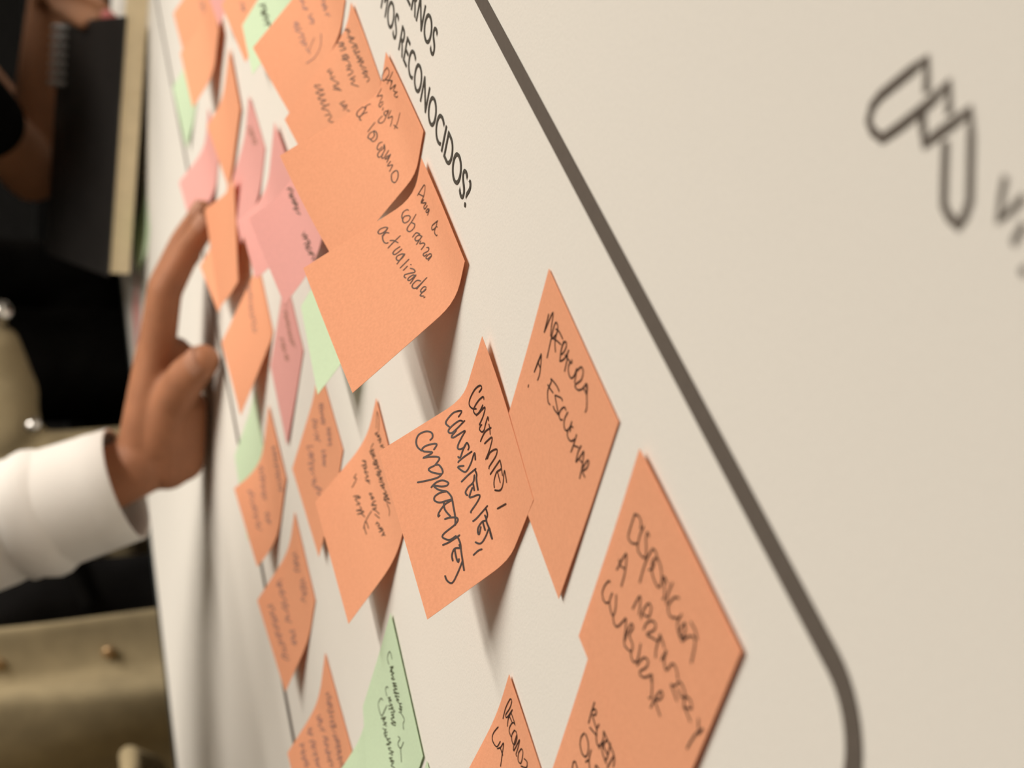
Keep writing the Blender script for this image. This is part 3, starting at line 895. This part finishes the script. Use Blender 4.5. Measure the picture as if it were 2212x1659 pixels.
# fingernails
for k in ('thumb', 'index', 'middle'):
    pts, rd = fing[k]
    tip, prev = pts[3], pts[2]
    ax = (tip - prev).normalized()
    nrm = Vector((0.25, -1, 0.25)) if k != 'thumb' else Vector((0.35, -0.75, 0.5))
    nrm = (nrm - ax * nrm.dot(ax)).normalized()
    sd = ax.cross(nrm)
    vs, fs = [], []
    for j in range(6):
        for i in range(7):
            a = (i - 3) / 3 * 0.95
            al = -0.006 + 0.0118 * j / 5
            rr = rd[3] * (1.03 - 0.10 * (j / 5) ** 2) + 0.0003
            vs.append(tip + ax * al + (nrm * math.cos(a) + sd * math.sin(a)) * rr)
    for j in range(5):
        for i in range(6):
            fs.append((j * 7 + i, j * 7 + i + 1, (j + 1) * 7 + i + 1, (j + 1) * 7 + i))
    mesh_obj('fingernail', vs, fs, M['nail'], person_a, smooth=True)

# shirt: body and far sleeve as one volume, near sleeve as an open tube with a cuff
sh = [c for c in grow(figure(hip_c, shoul_l, shoul_r, neck_a, head_a, FACE, []), 0.014)[:5]]
sh += grow([(mid_s, mid_s + Vector((0, 0.01, 0.055)), 0.07, 0.056)], 0.012)
sh += grow(chain(arm_r[:3], [0.050, 0.044, 0.032]), 0.012) + grow([(shoul_l, elbow_l + (shoul_l - elbow_l) * 0.25, 0.050, 0.045)], 0.012)
organic('shirt', sh, M['white'], person_a, 0.007, 5)
c0, c1 = at_d(272, 1045, 1.262), at_d(0, 1137, 1.262)
sl = [c0, c0.lerp(c1, 0.25), c0.lerp(c1, 0.5), c0.lerp(c1, 0.75), c1]
pts = []
for i in range(25):
    f = i / 24
    if f < 0.55:
        pts.append(c0.lerp(c1, f / 0.55))
    else:
        g = (f - 0.55) / 0.45
        e = elbow_l + Vector((0, -0.005, 0.0))
        a, b = c1.lerp(e, g), e.lerp(shoul_l, g)
        pts.append(c1.lerp(e, g).lerp(e.lerp(elbow_l.lerp(shoul_l, 0.45), g), g))
ang = lambda f, a: 0.035 * math.sin(3 * a + 9 * f) * f + 0.03 * math.sin(5 * a + 23 * f) * f + 0.02 * math.sin(2 * a + 30 * f) * f
slv = tube('sleeve', pts, [0.0470 + 0.005 * min(1, i / 12) + 0.004 * math.sin(i * 0.9) * min(1, i / 6) for i in range(25)], M['white'], person_a, seg=40, wob=ang)
so = slv.modifiers.new('cloth', 'SOLIDIFY')
so.thickness = 0.0012
cpts = [c0.lerp(c1, f) for f in (-0.008, 0.0, 0.2, 0.45, 0.7, 0.86)]
cf = tube('cuff', cpts, [0.0478, 0.0486, 0.0494, 0.0504, 0.0514, 0.0522], M['white'], person_a, seg=40, wob=lambda f, a: 0.012 * math.sin(2 * a + 1.0))
so = cf.modifiers.new('cloth', 'SOLIDIFY')
so.thickness = 0.0022
trs = []
for pts_, rd in legs_a:
    trs += chain(pts_, [r + 0.022 for r in rd])
trs += [(hip_c + Vector((-0.075, 0, 0.05)), hip_c + Vector((-0.08, 0, -0.05)), 0.122, 0.118), (hip_c + Vector((0.075, 0, 0.05)), hip_c + Vector((0.08, 0, -0.05)), 0.122, 0.118)]
organic('trousers', trs, M['dark'], person_a, 0.009, 5)
hair_cap(person_a, head_a, FACE)
eyes(person_a, head_a, FACE, Vector((1, 0, 0)))
for pts_, rd in legs_a:
    shoe(person_a, pts_[2], FACE, M['black'])

# ------------------------------------------------------------------ seated person with a notebook
elb = at_d(72, 372, 2.07)
wri = at_d(102, 10, 2.07)
hipb = Vector((-1.83, -0.47, 0.60))
shb_r = Vector((-1.65, -0.36, 1.12))
shb_l = Vector((-2.01, -0.40, 1.12))
midb = (shb_l + shb_r) / 2
headb = midb + Vector((0, 0.05, 0.235))
legs_b = []
for x in (-1.74, -1.91):
    legs_b.append(([Vector((x, -0.42, 0.455)), Vector((x, 0.02, 0.450)), Vector((x, 0.03, 0.09))], [0.075, 0.058, 0.040]))
cb = figure(hipb, shb_l, shb_r, midb + Vector((0, 0.02, 0.09)), headb, FACE, legs_b)
cb += chain([shb_r, elb, wri], [0.046, 0.040, 0.026])
palm = at_d(112, -18, 2.04)
cb += chain([wri, palm], [0.024, 0.022])
tipsb = [((150, -5), (190, 12), (232, 34)), ((140, 8), (175, 26), (205, 44)), ((130, 22), (158, 38), (180, 52)), ((138, -22), (182, -10), (222, 12))]
tip_pts = []
for a, b, c in tipsb:
    ch = [palm, at_d(*a, 2.0), at_d(*b, 1.93), at_d(*c, 1.86)]
    cb += chain(ch, [0.013, 0.0105, 0.0095, 0.008])
    tip_pts.append(ch[3])
cb += chain([palm, at_d(95, 30, 2.08), at_d(110, 70, 2.09)], [0.015, 0.012, 0.010])
cb += chain([shb_l, shb_l + Vector((-0.05, 0.10, -0.26)), shb_l + Vector((0.02, 0.24, -0.40))], [0.046, 0.040, 0.030])
hb = shb_l + Vector((0.02, 0.24, -0.40))
for i in range(4):
    q = hb + Vector((0.012 * i - 0.02, 0.05, -0.03))
    cb += chain([hb, q, q + Vector((0.01, 0.04, -0.03))], [0.02, 0.011, 0.008])
person_b = organic('person', cb, M['skin_brown'], None, 0.004, 5)
tag(person_b, 'seated person in black clothes with bare forearms holding a black notebook', 'person')
t = tip_pts[0]
bm = bmesh.new()
capsule(bm, t + (CAM - t).normalized() * 0.004, t + (CAM - t).normalized() * 0.004 + Vector((0.0, 0.014, -0.010)), 0.0075, 0.0065, 14, 5)
bm_obj('fingernail', bm, M['nail_pink'], person_b, smooth=True)
tb = grow(figure(hipb, shb_l, shb_r, midb, headb, FACE, [])[:5], 0.014) + grow([(shb_r, shb_r.lerp(elb, 0.76), 0.046, 0.034), (shb_l, shb_l + Vector((-0.04, 0.08, -0.2)), 0.046, 0.042)], 0.014)
organic('top', tb, M['black'], person_b, 0.007, 5)
sk = []
for pts_, rd in legs_b:
    sk += chain(pts_, [rd[0] + 0.012, rd[1] + 0.020, rd[2] + 0.024])
sk += [(legs_b[0][0][0], legs_b[1][0][0], 0.10, 0.10), (legs_b[0][0][1] + Vector((0, -0.06, -0.01)), legs_b[1][0][1] + Vector((0, -0.06, -0.01)), 0.068, 0.068)]
organic('trousers', sk, M['black'], person_b, 0.008, 5)
hair_cap(person_b, headb, FACE, 0.12)
eyes(person_b, headb, FACE, Vector((1, 0, 0)))
for pts_, rd in legs_b:
    shoe(person_b, pts_[2], FACE, M['black'])

def make_stool(cx, cy, top, label):
    st = empty('stool', (cx, cy, 0))
    tag(st, label, 'stool')
    b_ = bmesh.new()
    box(b_, (cx - 0.17, cy - 0.16, top - 0.03), (cx + 0.17, cy + 0.16, top), 0.008)
    bm_obj('seat', b_, M['metal'], st)
    for sx in (-1, 1):
        for sy in (-1, 1):
            b_ = bmesh.new()
            box(b_, (cx + sx * 0.14 - 0.013, cy + sy * 0.13 - 0.013, 0), (cx + sx * 0.14 + 0.013, cy + sy * 0.13 + 0.013, top - 0.025))
            bm_obj('leg', b_, M['metal'], st)


make_stool(-1.83, -0.49, 0.375, 'low black stool under the seated person in black')
make_stool(-0.74, -0.58, 0.445, 'black stool under the person in the white shirt')


# ------------------------------------------------------------------ notebook
nl, nr = 1.98, 1.755
TLn, TRn, BRn, BLn = at_d(116, 42, nl), at_d(258, 52, nr), at_d(243, 586, nr), at_d(112, 560, nl)
ex = ((TRn - TLn) + (BRn - BLn)).normalized()
ey = ((TLn - BLn) + (TRn - BRn))
ey = (ey - ex * ey.dot(ex)).normalized()
ez = ex.cross(ey)
if ez.dot(CAM - TLn) < 0:
    ez = -ez
W_ = ((TRn - TLn).length + (BRn - BLn).length) / 2
H_ = ((TLn - BLn).length + (TRn - BRn).length) / 2
cen = (TLn + TRn + BRn + BLn) / 4


def nb_box(name, x0, x1, y0, y1, z0, z1, mat, parent, bev=0.0):
    bm_ = bmesh.new()
    box(bm_, (x0, y0, z0), (x1, y1, z1), bev)
    for v in bm_.verts:
        v.co = cen + ex * v.co.x + ey * v.co.y + ez * v.co.z
    return bm_obj(name, bm_, mat, parent)


nbk = empty('notebook', cen - ey * H_ / 2)
tag(nbk, 'thick black notebook with cream page edges and a wire spine, held upright', 'notebook')
nb_box('front_cover', -W_ / 2, W_ / 2, -H_ / 2, H_ / 2, -0.003, 0.0, M['cover'], nbk, 0.001)
nb_box('back_cover', -W_ / 2, W_ / 2 - 0.035, -H_ / 2, H_ / 2, -0.030, -0.027, M['cover'], nbk, 0.001)
nb_box('page_block', -W_ / 2 + 0.006, W_ / 2 - 0.003, -H_ / 2 + 0.004, H_ / 2 - 0.004, -0.027, -0.003, M['pages'], nbk)
nb_box('loose_sheet', W_ / 2 - 0.006, W_ / 2 - 0.002, H_ / 2 - 0.085, H_ / 2 + 0.03, -0.0265, -0.0015, M['sheet'], nbk)
nb_box('spine_strip', -W_ / 2 + 0.001, -W_ / 2 + 0.055, -H_ / 2 + 0.002, H_ / 2 - 0.002, 0.0, 0.0008, M['cover'], nbk)
for i in range(7):
    y = H_ / 2 - 0.008 - i * 0.0115
    ring = [cen + ex * (-W_ / 2 + 0.020 + 0.022 * math.cos(a)) + ey * y + ez * (-0.006 + 0.018 * math.sin(a)) for a in [2 * math.pi * k / 18 for k in range(18)]]
    tube('wire_loop', ring, 0.0034, M['wire'], nbk, seg=8, closed=True)

# ------------------------------------------------------------------ bags on the floor under the board
def soft_bag(name, label, prof, y0, y1, mat, drop=0.0, seed=1):
    """soft bag: (x, z) outline from far rim to near side, swept along the board and sagging at both ends"""
    rnd = random.Random(seed)
    pts_ = smooth_path(prof, 0.012)
    n, k = len(pts_), 26
    vs, fs = [], []
    for j in range(k + 1):
        f = j / k
        y = y0 + (y1 - y0) * f
        e = min(1.0, math.sqrt(max(0.0, 1 - abs(2 * f - 1) ** 4)) + 0.02)
        for i, (x, z) in enumerate(pts_):
            cx_ = sum(p[0] for p in prof) / len(prof)
            zz = z * (0.55 + 0.45 * e) + drop * (f - 0.5)
            vs.append((cx_ + (x - cx_) * (0.7 + 0.3 * e) + 0.004 * math.sin(9 * f + i * 0.35), y, max(zz, 0.0)))
    for j in range(k):
        for i in range(n - 1):
            fs.append((j * n + i, j * n + i + 1, (j + 1) * n + i + 1, (j + 1) * n + i))
    fs.append(tuple(range(n)))
    fs.append(tuple(reversed(range(k * n, (k + 1) * n))))
    o = mesh_obj('body', vs, fs, mat, None, smooth=True)
    root = empty(name, (sum(p[0] for p in prof) / len(prof), (y0 + y1) / 2, 0))
    o.parent = root
    o.location = -root.location
    tag(root, label, 'bag')
    return root


kb = soft_bag('canvas_bag', 'khaki canvas bag with brass studs along its rim, standing below the poster board',
              [(-1.345, 0.0), (-1.34, 0.29), (-1.332, 0.372), (-1.322, 0.390), (-1.312, 0.381), (-1.295, 0.357), (-1.272, 0.335), (-1.255, 0.350), (-1.236, 0.348), (-1.222, 0.300), (-1.212, 0.200), (-1.195, 0.155), (-1.175, 0.19), (-1.158, 0.265), (-1.140, 0.300), (-1.120, 0.275), (-1.105, 0.170), (-1.085, 0.115), (-1.05, 0.165), (-1.01, 0.17), (-0.985, 0.12), (-0.975, 0.0)],
              -0.42, 0.30, M['khaki'], 0.05, 3)
for fy in (-0.30, -0.17, -0.04, 0.09):
    bm = bmesh.new()
    bmesh.ops.create_uvsphere(bm, u_segments=14, v_segments=8, radius=0.009)
    for v in bm.verts:
        v.co = Vector((-1.292 + v.co.x * 0.7, fy + v.co.y, 0.357 + 0.05 * (fy + 0.06) / 0.72 + v.co.z))
    bm_obj('stud', bm, M['brass'], kb, smooth=True)
hp = [(-1.02, 0.02, 0.25), (-1.03, 0.0, 0.34), (-1.06, -0.03, 0.40), (-1.10, -0.03, 0.40), (-1.13, 0.0, 0.34), (-1.14, 0.03, 0.27)]
tube('handle', hp, 0.013, M['khaki'], kb, seg=12)

bp = soft_bag('backpack', 'black cloth backpack lying between the khaki bag and the seated person', [(-1.455, 0.0), (-1.46, 0.22), (-1.445, 0.35), (-1.42, 0.395), (-1.39, 0.375), (-1.37, 0.33), (-1.36, 0.2), (-1.36, 0.0)], -0.26, 0.28, M['dark'], 0.0, 5)
tube('strap', [(-1.455, -0.10, 0.33), (-1.445, -0.11, 0.40), (-1.41, -0.09, 0.42), (-1.375, -0.06, 0.36)], 0.012, M['black'], bp, seg=10)

# second khaki bag, slumped beside the seated person's legs
kq = [(at_d(2, 850, 1.95), at_d(12, 930, 1.96), 0.042, 0.046), (at_d(-6, 750, 1.93), at_d(8, 850, 1.96), 0.030, 0.044), (at_d(-10, 1000, 1.965), at_d(150, 985, 1.975), 0.040, 0.034), (at_d(150, 985, 1.975), at_d(290, 962, 1.985), 0.034, 0.026)]
kq2 = []
for a, b, r, s in kq:
    kq2.append((a, Vector((a.x, a.y, 0.045)), r, 0.045))
    kq2.append((b, Vector((b.x, b.y, 0.045)), s, 0.045))
sb = organic('shoulder_bag', kq + kq2, M['khaki'], None, 0.006, 6)
tag(sb, 'slumped khaki canvas shoulder bag with a bright metal snap next to black trouser legs', 'bag')
for px, py, t_, r in ((2, 674, 1.905, 0.015), (72, 920, 1.91, 0.011)):
    bm = bmesh.new()
    bmesh.ops.create_uvsphere(bm, u_segments=16, v_segments=10, radius=r)
    bmesh.ops.translate(bm, verts=bm.verts, vec=at_d(px, py, t_))
    bm_obj('metal_snap', bm, M['steel'], sb, smooth=True)

# ------------------------------------------------------------------ white table far behind the seated person
tbl = empty('table', (-2.8, 0.0, 0))
tag(tbl, 'white laminate table beyond the far end of the poster board', 'table')
bm = bmesh.new()
box(bm, (-3.5, -0.12, 0.735), (-2.32, 0.6, 0.76), 0.004)
bm_obj('table_top', bm, M['table'], tbl)
for x in (-3.44, -2.38):
    for y in (-0.08, 0.54):
        bm = bmesh.new()
        box(bm, (x - 0.02, y - 0.02, 0), (x + 0.02, y + 0.02, 0.736))
        bm_obj('leg', bm, M['metal'], tbl)
